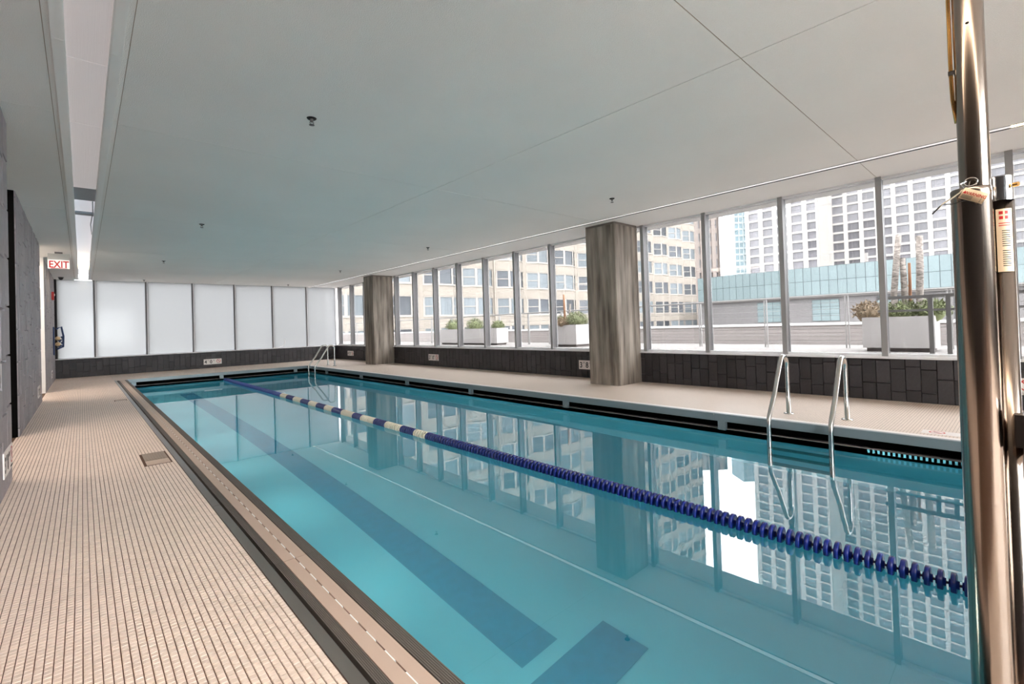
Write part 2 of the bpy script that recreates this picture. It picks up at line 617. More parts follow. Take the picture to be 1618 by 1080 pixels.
tile_wall(wl, M['slate'], (W2 - 0.02, 8.24, 0), (0, 1, 0), (1, 0, 0), 4.36, 0, H, 0.30, 0.40, 0.004, 0.02)
tile_wall(wl, M['slate'], (W3 - 0.02, 14.53, 0), (0, 1, 0), (1, 0, 0), BY - 14.53, 0, H, 0.30, 0.40, 0.004, 0.02)

wf = struct('wall_front')
MB().box(-3.4, RX + 0.25, Y_FRONT - 0.2, Y_FRONT, -0.02, SILL).build('wall_core', M['slate_gap'], wf)
win_added = struct('window_added')  # window added behind the camera to let in fill daylight
for k in range(4):
    x = W1 + 0.02 + 1.04 * k
    MB().box(x - 0.03, x + 0.03, Y_FRONT - 0.16, Y_FRONT - 0.03, SILL, H + 0.01).build('mullion', M['alu'], win_added)
    if k < 3:
        MB().box(x + 0.031, x + 1.009, Y_FRONT - 0.11, Y_FRONT - 0.10, SILL, H + 0.01).build('pane', M['clear'], win_added)
MB().box(W1 + 0.05 + 1.04 * 3, RX + 0.25, Y_FRONT - 0.2, Y_FRONT, SILL, H + 0.01).build('wall_panel', M['white'], wf)
MB().box(-3.4, W1 - 0.01, Y_FRONT - 0.2, Y_FRONT, SILL, H + 0.01).build('wall_return', M['slate_gap'], wf)

# ---- back wall dado
wb = struct('wall_back')
MB().box(-3.2, RX + 0.2, BY + 0.02, BY + 0.2, -0.02, SILL).build('wall_core', M['slate_gap'], wb)
tile_wall(wb, M['dado'], (W3, BY + 0.02, 0), (1, 0, 0), (0, -1, 0), RX - W3, 0, SILL, 0.153, 0.305, 0.003, 0.02)
# ---- right wall dado
wr = struct('wall_right')
MB().box(RX + 0.02, RX + 0.2, Y_FRONT, BY + 0.02, -0.02, SILL).build('wall_core', M['slate_gap'], wr)
tile_wall(wr, M['dado'], (RX + 0.02, -0.6, 0), (0, 1, 0), (-1, 0, 0), BY + 0.6, 0, SILL, 0.153, 0.305, 0.003, 0.02)

# ---- windows
MY = [0.085 + 1.2031 * k for k in range(-4, 16)]        # mullions of the window wall; the corner post follows
MY.append(19.33)
win = struct('window_1')
MB().box(RX - 0.035, RX + 0.2, Y_FRONT, BY + 0.2, SILL, SILL + 0.028).build('window_sill', M['alu'], win)
MB().box(RX + 0.05, RX + 0.19, Y_FRONT, BY, H - 0.03, H + 0.01).build('head_rail', M['alu'], win)
MB().box(RX + 0.05, RX + 0.19, Y_FRONT, BY, SILL + 0.028, SILL + 0.06).build('bottom_rail', M['alu'], win)
for y in MY:
    mo = MB().box(RX + 0.03, RX + 0.19, y - 0.028, y + 0.028, SILL + 0.028, H).build('mullion', M['alu'], win)
    MB().box(RX + 0.032, RX + 0.18, y - 0.0295, y - 0.0281, SILL + 0.03, H - 0.001).build('gasket', M['alu_dark'], mo)
    MB().box(RX + 0.015, RX + 0.03, y - 0.033, y + 0.033, SILL + 0.03, H - 0.001).build('mullion_cap', M['alu_shaded'], mo)
ylist = [Y_FRONT] + MY
for a, b in zip(ylist[:-1], ylist[1:]):
    if b - a > 0.1:
        MB().box(RX + 0.115, RX + 0.123, a + 0.0283, b - 0.0297, SILL + 0.06, H - 0.03).build('pane', M['tinted'], win)
win2 = struct('window_2')
BXS = [W3 + 0.02] + [0.314 + 1.283 * k for k in range(6)] + [RX + 0.10]
MB().box(W3, RX + 0.2, BY - 0.035, BY + 0.2, SILL, SILL + 0.028).build('window_sill', M['alu'], win2)
for x in BXS[1:-1]:
    mo = MB().box(x - 0.03, x + 0.03, BY + 0.03, BY + 0.16, SILL + 0.028, H).build('mullion', M['alu'], win2)
    MB().box(x - 0.045, x + 0.0, BY + 0.018, BY + 0.03, SILL + 0.028, H).build('gasket', M['alu_dark'], mo)
for a, b in zip(BXS[:-1], BXS[1:]):
    MB().box(a + 0.031, b - 0.031, BY + 0.10, BY + 0.11, SILL + 0.028, H).build('frosted_pane', M['frost'], win2)
MB().box(RX + 0.03, RX + 0.2, BY + 0.02, BY + 0.2, SILL, H).build('corner_post', M['alu'], win2)
MB().box(-3.3, W3 + 0.05, BY + 0.02, BY + 0.2, SILL, H).build('wall_return', M['slate_gap'], wb)
# roof slab outside the windows
tr1 = struct('trim_1')
MB().box(RX + 0.25, 8.75, Y_FRONT - 2, BY + 1.0, H + 0.06, H + 0.5).build('roof_overhang', M['ceiling'], tr1)


# ================================================================== POOL
pool = thing('swimming_pool', 'long rectangular light blue lap pool basin with one darker blue lane line on its floor', 'pool', (0, 0, 0))
ZN, ZF = -1.34, -1.48
mb = MB()
x0, x1, y0, y1 = PXL, LIPX, PYN, LIPY
mb.quad((x0, y0, ZN), (x1, y0, ZN), (x1, y1, ZF), (x0, y1, ZF))
mb.quad((x0, y0, ZN), (x0, y1, ZF), (x0, y1, -0.02), (x0, y0, -0.02))
mb.quad((x1, y0, ZN), (x1, y0, -0.2), (x1, y1, -0.2), (x1, y1, ZF))
mb.quad((x0, y1, ZF), (x1, y1, ZF), (x1, y1, -0.2), (x0, y1, -0.2))
mb.quad((x0, y0, ZN), (x0, y0, -0.02), (x1, y0, -0.02), (x1, y0, ZN))
mb.build('basin', M['pool'], pool)


def zfl(y):
    return ZN + (ZF - ZN) * (y - PYN) / (LIPY - PYN) + 0.004


def flat(mb, xa, xb, ya, yb):
    mb.quad((xa, ya, zfl(ya)), (xb, ya, zfl(ya)), (xb, yb, zfl(yb)), (xa, yb, zfl(yb)))


for cx in (2.03,):
    mb = MB()
    flat(mb, cx - 0.155, cx + 0.155, 2.06, 15.2)
    mb.build('lane_line', M['poolmark'], pool)
    mb = MB()
    flat(mb, cx - 0.48, cx + 0.48, 1.61, 1.95)
    mb.build('lane_end_bar', M['poolmark'], pool)

# underwater fill lights, added out of view in the left wall of the basin
for k in range(9):
    y = 1.6 + 1.75 * k
    lp = MB().lathe([(0.17, 0.0), (0.17, 0.02), (0.15, 0.03)], (PXL, y, -0.72), 28, 'x').build('fill_light_niche', M['steel'], pool)
    MB().lathe([(0.15, 0.012), (0.09, 0.022), (0.0, 0.026)], (PXL, y, -0.72), 28, 'x').build('fill_light_lens', M['pool_fill_light'], lp)
water = MB()
water.quad((PXL, PYN, WATER), (LIPX, PYN, WATER), (LIPX, LIPY, WATER), (PXL, LIPY, WATER))
water.build('pool_water', M['water'], None, label='still blue water filling the lap pool and mirroring the windows', category='water', kind='stuff')

# ---- left gutter at deck level
gut = thing('pool_gutter', 'flush steel and beige gutter cover along the left edge of the pool', 'gutter', (GX, 0, 0))
MB().box(0.0, PXL - GX, PYN, PYB + 0.1, -0.2, -0.055).build('channel', M['black'], gut)


def strips(xa, xb, z, m, name, seg=2.44, ribs=0, thick=0.05):
    y = PYN
    while y < PYB - 0.01:
        yb = min(y + seg, PYB)
        mb = MB()
        if ribs:
            n = ribs * 2 - 1
            wd = (xb - xa) / n
            mb.box(xa - GX, xb - GX, y + 0.002, yb - 0.002, z - thick, z - 0.003)
            for k in range(ribs):
                mb.box(xa - GX + 2 * k * wd, xa - GX + (2 * k + 1) * wd, y + 0.002, yb - 0.002, z - 0.003, z)
        else:
            mb.box(xa - GX, xb - GX, y + 0.0015, yb - 0.0015, z - thick, z)
        mb.build(name, m, gut)
        y = yb


strips(0.626, 0.672, 0.003, M['trimstrip'], 'edge_trim', 3.6)
strips(0.690, 0.727, 0.0, M['ribbed'], 'ribbed_strip', 2.44, 6)
strips(0.731, 0.783, 0.0, M['grate'], 'grate_cover', 2.44)
strips(0.7885, 0.839, 0.0, M['grate'], 'grate_cover', 2.44)
strips(0.845, 0.896, 0.0, M['ribbed'], 'coping_strip', 2.44, 7, 0.10)
spm = MB().box(0.783 - GX, 0.7885 - GX, 0, 0.075, -0.03, -0.0005).mesh('slot_spacer', M['bright'])
y = PYN + 0.05
while y < PYB - 0.1:
    link('slot_spacer', spm, gut, (0, y, 0))
    y += 0.15

# ---- raised edge on the right and back sides
edge = thing('pool_edge_beam', 'grey steel deck edge with dark overflow slot along the right side of the pool', 'pool edge', (DX, 0, 0))
edge_far = thing('pool_edge_beam', 'grey steel deck edge with dark overflow slot along the far end of the pool', 'pool edge', (DX, 0, 0))


def eb(name, m, *b):
    for par, far in ((edge, False), (edge_far, True)):
        mb = MB()
        for q in b:
            if (q[2] >= PYB - 0.05) == far:
                mb.box(q[0] - DX, q[1] - DX, *q[2:])
        if mb.v:
            o = mb.build(name, m, par)
    return o


yy = PYN
while yy < PYB - 0.1:
    yb = min(yy + 2.5, PYB)
    eb('nosing', M['nosing'], (DX - 0.004, DX + 0.05, yy + 0.002, yb - 0.002, -0.085, 0.003))
    yy = yb
eb('deck_trim', M['sign'], (DX + 0.052, DX + 0.14, PYN, PYB, -0.02, 0.002))
xx = PXL
while xx < DX - 0.1:
    xb = min(xx + 2.4, DX)
    eb('nosing', M['nosing'], (xx + 0.002, xb - 0.002, PYB - 0.004, PYB + 0.05, -0.085, 0.003))
    xx = xb
for k in range(6):
    y = 2.53 + 2.503 * k
    eb('support_post', M['nosing'], (DX + 0.0, DX + 0.055, y - 0.045, y + 0.045, -0.19, -0.085))
for x in (1.04, 3.15, 5.32):
    eb('support_post', M['nosing'], (x - 0.05, x + 0.05, PYB + 0.0, PYB + 0.055, -0.19, -0.085))
eb('slot_back', M['black'], (LIPX + 0.22, LIPX + 0.24, PYN, LIPY, -0.25, -0.02), (PXL, LIPX + 0.24, LIPY + 0.22, LIPY + 0.24, -0.25, -0.02))
eb('slot_floor', M['dark'], (LIPX + 0.03, LIPX + 0.22, PYN, LIPY, -0.27, -0.24), (PXL, LIPX + 0.24, LIPY + 0.03, LIPY + 0.24, -0.27, -0.24))
eb('overflow_lip', M['lip'], (LIPX, LIPX + 0.03, PYN, LIPY, -0.30, -0.185), (PXL, LIPX, LIPY, LIPY + 0.03, -0.30, -0.185))
eb('lip_rail', M['ribbed'], (LIPX - 0.012, LIPX + 0.035, PYN, LIPY, -0.20, -0.185), (PXL, LIPX, LIPY - 0.012, LIPY + 0.035, -0.20, -0.185))
eb('deck_underside', M['dark'], (DX + 0.05, LIPX + 0.24, PYN, PYB + 0.05, -0.03, -0.021), (PXL, LIPX + 0.24, PYB + 0.05, LIPY + 0.24, -0.03, -0.021))
grl = eb('inlet_grille', M['black'], (LIPX - 0.016, LIPX - 0.002, PYN + 0.05, 1.05, -0.232, -0.2))
for k in range(24):
    y = PYN + 0.06 + k * 0.04
    MB().box(LIPX - DX - 0.021, LIPX - DX - 0.016, y, y + 0.018, -0.232, -0.2).build('grille_bar', M['pool'], grl)

# ---- drain covers in the left deck
for n_, (a, b, c, d) in enumerate(DRAINS):
    dr = thing('deck_drain', ['square tan deck drain cover set in the mosaic near the pool gutter',
                              'narrow tan drain plate set in the mosaic further along the left deck'][n_], 'drain', ((a + b) / 2, (c + d) / 2, 0))
    hx, hy = (b - a) / 2, (d - c) / 2
    if n_ == 0:
        MB().box(-hx + 0.003, hx - 0.003, hy - 0.36, hy - 0.003, -0.02, 0.0005).build('cover_plate', M['drain'], dr)
        MB().box(-hx + 0.003, hx - 0.003, -hy + 0.003, hy - 0.366, -0.02, 0.0005).build('frame_plate', M['grate'], dr)
        mb = MB()
        for q in range(7):
            mb.box(-hx + 0.02 + q * 0.021, -hx + 0.03 + q * 0.021, hy - 0.33, hy - 0.03, 0.0005, 0.0018)
        mb.build('cover_rib', M['drain'], dr)
    else:
        MB().box(-hx + 0.003, hx - 0.003, -hy, hy, -0.02, 0.0005).build('cover_plate', M['grate'], dr)
        MB().box(-hx + 0.003, hx - 0.003, hy - 0.05, hy - 0.01, 0.0005, 0.0016).build('cover_rib', M['rust'], dr)

# ================================================================== LANE ROPE
ROPEX, ROPEZ = 3.235, WATER + 0.022
rope = thing('lane_rope', 'floating lane rope of navy and cream discs stretched down the middle of the pool', 'lane rope', (ROPEX, 0, ROPEZ))
MB().tube([(0, PYN, 0), (0, LIPY, 0)], 0.007, 8).build('cable', M['rope'], rope)


def disc_mesh(name, m):
    mb = MB()
    R_ = 0.056
    prof = [(0.012, -0.020), (0.020, -0.020), (0.022, -0.009), (R_ - 0.003, -0.011), (R_, -0.009), (R_, 0.009), (R_ - 0.003, 0.011), (0.022, 0.009), (0.020, 0.020), (0.012, 0.020)]
    mb.lathe(prof, seg=14, axis='y')
    return mb.mesh(name, m)


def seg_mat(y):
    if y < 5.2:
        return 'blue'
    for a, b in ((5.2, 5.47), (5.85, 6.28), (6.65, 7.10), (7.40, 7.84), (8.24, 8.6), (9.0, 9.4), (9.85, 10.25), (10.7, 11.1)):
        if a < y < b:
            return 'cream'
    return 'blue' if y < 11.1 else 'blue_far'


dms = {k: disc_mesh('float_disc', M[k]) for k in ('blue', 'cream', 'blue_far')}
ys = []
y = PYN + 0.12
i = 0
while y < LIPY - 0.15:
    ys.append(y)
    i += 1
    y += 0.0505 if i % 5 else 0.047
for i, y in enumerate(ys[:300]):
    link('float_disc', dms[seg_mat(y)], rope, (0, y, 0))
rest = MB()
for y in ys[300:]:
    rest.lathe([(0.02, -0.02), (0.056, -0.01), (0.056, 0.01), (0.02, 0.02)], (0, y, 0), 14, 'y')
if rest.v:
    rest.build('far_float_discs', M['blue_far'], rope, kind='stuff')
MB().box(-0.012, 0.012, LIPY - 0.16, LIPY, -0.012, 0.012).build('end_hook', M['ink'], rope)


# ================================================================== COLUMNS
def column(name, label, xa, xb, ya, yb):
    c = thing(name, label, 'column', ((xa + xb) / 2, (ya + yb) / 2, 0), group=None)
    hx, hy = (xb - xa) / 2, (yb - ya) / 2
    b = 0.018
    mb = MB()
    mb.prism([(-hx + b, -hy), (hx - b, -hy), (hx, -hy + b), (hx, hy - b), (hx - b, hy), (-hx + b, hy), (-hx, hy - b), (-hx, -hy + b)], 0.0, H)
    mb.build('shaft', M['concrete'], c)
    mb = MB()
    mb.box(-hx - 0.004, -hx + 0.01, -hy + 0.03, hy - 0.03, H - 0.04, H - 0.001)
    mb.box(-hx + 0.03, hx - 0.03, -hy - 0.004, -hy + 0.01, H - 0.04, H - 0.001)
    mb.build('top_joint', M['lip'], c)
    return c


column('concrete_column', 'square board-marked concrete column between the near ladder and bay-windowed building', 7.14, RX + 0.02, 4.99, 5.66)
column('concrete_column', 'square concrete column standing far back near the frosted glass corner', 7.14, RX + 0.02, 14.62, 15.29)


# ================================================================== POOL LADDERS
def ladder(label, yc):
    la = thing('pool_ladder', label, 'ladder', (6.16, yc, 0))
    for s in (-1, 1):
        y = s * 0.29
        pts = [(0.03, y, 0.0), (0.03, y, 0.30), (0.03, y, 0.54)]
        cx, cz, r = -0.085, 0.575, 0.118
        for k in range(1, 9):
            a = math.radians(-5 + 160 * k / 8 * 0.93)
            pts.append((cx + r * math.cos(a), y, cz + r * math.sin(a)))
        pts += [(-0.40, y, 0.30), (-0.555, y, 0.11), (-0.60, y, 0.045), (-0.615, y, -0.03), (-0.615, y, -0.30), (-0.615, y, -1.0)]
        MB().tube(pts, 0.024, 14).build('rail', M['steel'], la)
        MB().lathe([(0.0, 0.014), (0.03, 0.014), (0.052, 0.009), (0.055, 0.0)], (0.03, y, 0.0), 20).build('flange', M['steel'], la)
    for z in (-0.36, -0.64, -0.92):
        MB().box(-0.66, -0.57, -0.29, 0.29, z - 0.015, z + 0.015).build('tread', M['steel'], la)
    return la


ladder('polished steel pool ladder handrails on the near right deck', 1.655)
ladder('polished steel pool ladder handrails at the far right corner of the pool', 15.87)


# ================================================================== DEPTH SIGNS
def no_dive(parent, cx, cz, r):
    mb = MB()
    n = 28
    ri = r * 0.80
    vs, fs = [], []
    for k in range(n):
        a = 2 * math.pi * k / n
        vs += [(cx + r * math.cos(a), 0, cz + r * math.sin(a)), (cx + ri * math.cos(a), 0, cz + ri * math.sin(a))]
    for k in range(n):
        k2 = (k + 1) % n
        fs.append((2 * k, 2 * k2, 2 * k2 + 1, 2 * k + 1))
    mb.add([(x, -0.0035, z) for x, _, z in vs], fs)
    c, s = math.cos(math.radians(-45)), math.sin(math.radians(-45))
    hw = r * 0.09
    mb.add([(cx + c * ri * q - s * hw * p, -0.0037, cz + s * ri * q + c * hw * p) for q, p in ((-1, -1), (1, -1), (1, 1), (-1, 1))], [(0, 1, 2, 3)])
    o = mb.build('no_diving_symbol', M['red'], parent)
    f = MB()
    f.sphere((cx + r * 0.28, -0.003, cz - r * 0.05), r * 0.13, 8, 6, (1, 0.05, 1))
    f.add([(cx - r * 0.42, -0.0033, cz + r * 0.42), (cx - r * 0.30, -0.0033, cz + r * 0.52), (cx + r * 0.22, -0.0033, cz + r * 0.08), (cx + r * 0.08, -0.0033, cz - r * 0.06)], [(0, 1, 2, 3)])
    f.build('diver_figure', M['ink'], o)
    return o


def depth_sign(label, ft, inch, loc, rotz, wd=0.55, ht=0.19):
    s = thing('depth_marker', label, 'sign', loc, (0, 0, rotz))
    MB().box(-wd / 2, wd / 2, -0.002, 0.012, -ht / 2, ht / 2).build('plate', M['sign'], s)

    def put(txt, size, x, z, bold=0.0, sx=0.9):
        me = text_mesh('lettering', txt, size, M['ink'], 0.0006, 'LEFT', sx, bold)
        o = link('lettering', me, s, (x, -0.003, z), (math.pi / 2, 0, 0))
        return o
    put(ft, 0.165, -wd / 2 + 0.025, -0.058, 0.003)
    put('FT', 0.055, -wd / 2 + 0.115, 0.022)
    put(inch, 0.165, -wd / 2 + 0.185, -0.058, 0.003, 0.9 if len(inch) == 1 else 0.62)
    put('IN', 0.055, -wd / 2 + 0.285, 0.022)
    no_dive(s, wd / 2 - 0.095, 0.014, 0.066)
    put('NO DIVING', 0.026, wd / 2 - 0.155, -0.082)
    return s


RW = RX - 0.004
depth_sign('white 4 FT 0 IN depth sign with red no-diving ring on the far end wall', '4', '0', (3.42, BY - 0.004, 0.215), 0)
rr = -math.pi / 2
depth_sign('white depth sign on right wall beyond the far concrete column', '4', '0', (RW, 18.17, 0.26), rr)
depth_sign('white 3 FT depth sign on right wall midway between the two concrete columns', '3', '10', (RW, 12.18, 0.265), rr)
depth_sign('white 3 FT 8 IN depth sign half hidden behind the near concrete column', '3', '8', (RW, 6.24, 0.27), rr)
depth_sign('white depth sign with red no-diving ring peeking out right of the lift mast', '3', '6', (RW, 0.20, 0.275), rr)
rl = math.pi / 2
depth_sign('white depth sign low on the nearest stretch of grey tiled wall', '3', '8', (W1 + 0.006, 5.36, 0.235), rl)
depth_sign('white depth sign low on the middle stretch of grey tiled wall', '3', '10', (W2 + 0.006, 11.75, 0.26), rl)
depth_sign('white depth sign low on the far stretch of grey tiled wall under the exit sign', '4', '0', (W3 + 0.006, 17.3, 0.26), rl)
ds = thing('deck_marker', 'small white no-diving marker set in the right deck beside the lift mast', 'sign', (6.0, 0.56, 0.0005), (-math.pi / 2, 0, math.pi / 2))
MB().box(-0.16, 0.16, -0.002, 0.002, -0.08, 0.08).build('plate', M['sign'], ds)
no_dive(ds, 0.05, 0.0, 0.06)

# ================================================================== CEILING FITTINGS
tro = thing('light_trough', 'long recessed white ceiling light trough with translucent lens along the left side', 'light', (0.0535, 0, H))
hw = (L2 - L1) / 2
for s in (-1, 1):
    yy = Y_FRONT
    for yb in (-1.0, 3.9, 9.6, 15.2, 19.35):
        MB().box(min(s * hw, s * (hw - 0.055)), max(s * hw, s * (hw - 0.055)), yy + 0.001, yb - 0.001, -0.012, 0.02).build('trim_rail', M['bright'], tro)
        MB().box(min(s * (hw - 0.055), s * (hw - 0.062)), max(s * (hw - 0.055), s * (hw - 0.062)), yy + 0.001, yb - 0.001, -0.006, 0.02).build('trim_lip', M['bright'], tro)
        yy = yb
    MB().box(min(s * (hw - 0.05), s * (hw + 0.005)), max(s * (hw - 0.05), s * (hw + 0.005)), Y_FRONT, 19.36, 0.02, 0.16).build('side_wall', M['glow_reflector'], tro)
    MB().box(min(s * (hw + 0.001), s * (hw + 0.03)), max(s * (hw + 0.001), s * (hw + 0.03)), Y_FRONT, 19.6, 0.001, 0.012).build('edge_strip', M['ceiling'], tro)
MB().box(-hw, hw, Y_FRONT, 19.36, 0.15, 0.16).build('glow_reflector', M['glow_reflector'], tro)
MB().box(-hw, hw, 19.35, 19.6, 0.0, 0.012).build('end_cap', M['ceiling'], tro)
lw = hw - 0.054
for a, b in ((2.41, 4.15), (4.155, 5.4), (5.405, 7.7)):
    MB().box(-lw, lw, a, b, 0.012, 0.018).build('lens', M['lens'], tro)
for a, b in ((-3.1, -2.4), (-2.39, 2.4)):  # lit run of the trough, added out of view as fill
    MB().box(-lw, lw, a, b, 0.012, 0.018).build('added_lit_lens', M['trough_fill_light'], tro)
MB().box(-lw, lw, 7.72, 8.6, 0.06, 0.075).build('baffle', M['baffle'], tro)
MB().box(-lw, lw, 9.3, 9.45, 0.02, 0.05).build('cross_brace', M['baffle'], tro)
MB().tube([(lw - 0.03, 8.6, 0.05), (lw - 0.02, 9.2, 0.03), (lw - 0.035, 10.2, 0.03), (lw - 0.01, 11.2, 0.035), (lw, 11.4, 0.1)], 0.007, 8).build('cable', M['baffle'], tro)
MB().box(-lw + 0.004, lw - 0.004, 15.6, 16.7, 0.03, 0.06).build('lamp', M['lamp'], tro)

slot = thing('ceiling_slot', 'narrow bright linear ceiling slot running along the window wall', 'light', (SX + 0.05, 0, H))
for a, b in ((0.05, 3.2), (3.2, 6.6), (6.6, 10.0), (10.0, 13.4), (13.4, 16.8), (16.8, BY)):
    MB().box(-0.048, 0.048, a + 0.002, b - 0.002, -0.001, 0.045).build('glow_reflector', M['slot_glow'], slot)
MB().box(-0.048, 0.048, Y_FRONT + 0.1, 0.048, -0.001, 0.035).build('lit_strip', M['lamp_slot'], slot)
MB().box(0.040, 0.052, Y_FRONT, BY, -0.010, 0.05).build('outer_rail', M['alu'], slot)
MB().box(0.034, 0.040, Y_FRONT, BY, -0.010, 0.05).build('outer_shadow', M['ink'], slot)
MB().box(-0.052, -0.044, Y_FRONT, BY, -0.003, 0.05).build('inner_rail', M['alu_dark'], slot)
MB().box(-0.05, 0.05, Y_FRONT, BY, 0.05, 0.19).build('housing', M['seam'], slot)

spl = {1.48: 'left', 5.81: 'right'}
ordn = ['nearest', 'second', 'third', 'farthest']
for x in (1.48, 5.81):
    for k, y in enumerate((4.08, 9.10, 14.0, 18.9)):
        sp = thing('sprinkler_head', '%s small dark sprinkler head in the %s ceiling row' % (ordn[k], 'pool-gutter side' if x < 3 else 'window side'), 'sprinkler', (x, y, H), group='ceiling sprinklers')
        MB().lathe([(0.0, -0.008), (0.034, -0.008), (0.04, 0.0)], seg=20).build('escutcheon', M['dark'], sp)
        MB().lathe([(0.014, -0.008), (0.014, -0.028), (0.008, -0.034)], seg=12).build('body', M['alu_dark'], sp)
        mb = MB()
        for s in (-1, 1):
            mb.tube([(s * 0.012, 0, -0.03), (s * 0.016, 0, -0.045), (0.002 * s, 0, -0.058)], 0.003, 6)
        mb.build('frame_arm', M['alu_dark'], sp)
        MB().lathe([(0.0, -0.060), (0.022, -0.060), (0.022, -0.057), (0.0, -0.056)], seg=14).build('deflector', M['alu_dark'], sp)

# ---- exit sign
ex = thing('exit_sign', 'lit EXIT sign with red letters hanging from ceiling by the left wall', 'sign', (-0.335, 13.55, H))
MB().box(-0.06, 0.06, -0.03, 0.03, -0.035, 0.0).build('canopy', M['alu_dark'], ex)
MB().box(-0.165, 0.165, -0.006, 0.006, -0.16, -0.035).build('top_plate', M['glassplate'], ex)
MB().box(-0.165, 0.165, -0.010, 0.010, -0.345, -0.16).build('letter_panel', M['exit_panel'], ex)
me = text_mesh('lettering', 'EXIT', 0.20, M['exit_red'], 0.001, 'CENTER', 0.74, 0.004)
link('lettering', me, ex, (0, -0.0115, -0.325), (math.pi / 2, 0, 0))
MB().box(-0.12, 0.12, -0.012, -0.010, -0.342, -0.333).build('underline', M['exit_red'], ex)
# ---- dome camera
dc = thing('dome_camera', 'small black dome camera under the ceiling at the far left corner', 'camera', (-0.43, 18.9, H))
MB().lathe([(0.0, -0.02), (0.06, -0.02), (0.065, 0.0)], seg=20).build('mount', M['alu_dark'], dc)
MB().sphere((0, 0, -0.035), 0.052, 16, 10).build('dome', M['ink'], dc)
# ---- fire alarm
fa = thing('fire_alarm', 'red fire alarm box on the far grey tiled wall', 'alarm', (W3 + 0.002, 17.9, 2.36))
MB().box(0, 0.05, -0.06, 0.06, -0.11, 0.11).build('box', M['red'], fa)
MB().lathe([(0.0, 0.02), (0.03, 0.015), (0.035, 0.0)], (0.05, 0, 0.03), 14, 'x').build('strobe', M['sign'], fa)
# ---- hook rack on the far left wall
hk = thing('hook_rack', 'dark blue wall rack with two tan knobs on the far grey tiled wall', 'rack', (W3 + 0.002, 18.3, 1.16))
MB().box(0, 0.03, -0.05, 0.05, -0.42, 0.36).build('back_bar', M['tarp'], hk)
for z in (0.04, -0.12):
    MB().tube([(0.03, 0, z), (0.11, -0.02, z - 0.02), (0.17, -0.06, z - 0.01)], 0.028, 10).build('arm', M['chrome'], hk)
    MB().sphere((0.10, -0.20, z), 0.055, 12, 8).build('knob', M['knob'], hk)
    MB().tube([(0.10, -0.20, z - 0.03), (0.14, -0.1, z - 0.09), (0.18, 0.0, z - 0.02), (0.17, 0.02, z + 0.05)], 0.02, 8).build('strap', M['tarp'], hk)
MB().tube([(0.06, 0, 0.30), (0.17, 0, 0.36), (0.21, 0, 0.1), (0.2, 0, -0.2), (0.07, 0, -0.26)], 0.024, 10).build('loop', M['tarp'], hk)
# ---- white hose on the back sill
hs = thing('sill_hose', 'thin white curled hose on the far window sill', 'hose', (5.72, BY - 0.02, SILL + 0.028))
MB().tube([(-0.3, 0, 0.008), (-0.1, 0, 0.010), (0.05, 0, 0.06), (0.12, 0, 0.17), (0.13, 0, 0.28), (0.10, 0, 0.34)], 0.008, 8).build('hose_tube', M['sign'], hs)

# ================================================================== POOL LIFT (foreground right)
LX, LY = 1.50, 0.077
lift = thing('pool_lift', 'brushed steel pool lift mast close to the camera on the right', 'pool lift', (LX, LY, 0))
MB().lathe([(0.035, 0.0), (0.035, 0.05), (0.035, 1.405), (0.0355, 1.406), (0.0355, 1.425), (0.033, 1.428), (0.026, 1.428)], seg=48).build('mast', M['steel_lift'], lift)
MB().lathe([(0.0265, 1.30), (0.0265, 2.22), (0.024, 2.225), (0.0, 2.226)], (0, -0.007, 0), seg=40).build('inner_pole', M['steel_lift'], lift)
MB().box(-0.09, 0.09, -0.16, 0.03, 0.0, 0.012).build('base_plate', M['steel'], lift)
# actuator beside the mast
act = MB()
act.lathe([(0.0205, 0.0), (0.0205, 1.40), (0.0, 1.40)], (0.036, -0.044, 0.014), 36)
acto = act.build('actuator', M['steel_lift'], lift)
MB().lathe([(0.0225, 1.395), (0.0225, 1.448), (0.021, 1.45), (0.0, 1.45)], (0.036, -0.044, 0.0), 36, smooth=False).build('actuator_cap', M['chrome'], acto)
MB().tube([(0.022, -0.066, 1.425), (0.018, -0.074, 1.425)], 0.005, 10).build('cap_screw', M['brass'], acto)
# sticker wrapped on the actuator: faces the camera side
stv = MB()
ca = math.atan2(-(-0.058 + LY), -(LX + 0.022))
n = 8
vs, fs = [], []
for k in range(n + 1):
    a = math.pi - 0.35 + 1.35 * k / n
    for z in (1.235, 1.375):
        vs.append((0.036 + 0.0209 * math.cos(a), -0.044 + 0.0209 * math.sin(a), z))
for k in range(n):
    fs.append((2 * k, 2 * k + 2, 2 * k + 3, 2 * k + 1))
stv.add(vs, fs, True)
sto = stv.build('sticker', M['tag'], acto)


def arc_mark(m, name, a0, a1, z0, z1, par):
    mb = MB()
    vs, fs = [], []
    q = 4
    for k in range(q + 1):
        a = math.pi - 0.35 + a0 + (a1 - a0) * k / q
        for z in (z0, z1):
            vs.append((0.036 + 0.02105 * math.cos(a), -0.044 + 0.02105 * math.sin(a), z))
    for k in range(q):
        fs.append((2 * k, 2 * k + 2, 2 * k + 3, 2 * k + 1))
    mb.add(vs, fs, True)
    return mb.build(name, m, par)


for z in (1.363, 1.352):
    arc_mark(M['red'], 'warning_mark', 0.25, 0.55, z, z + 0.007, acto)
    arc_mark(M['red'], 'warning_mark', 0.7, 0.95, z, z + 0.007, acto)
for z in (1.342, 1.337):
    arc_mark(M['red'], 'text_line', 0.2, 1.15, z, z + 0.002, acto)
for k in range(16):
    z = 1.327 - k * 0.0048 - (0.006 if k > 7 else 0)
    arc_mark(M['ink'], 'text_line', 0.42, 1.1, z - 0.0018, z, acto)
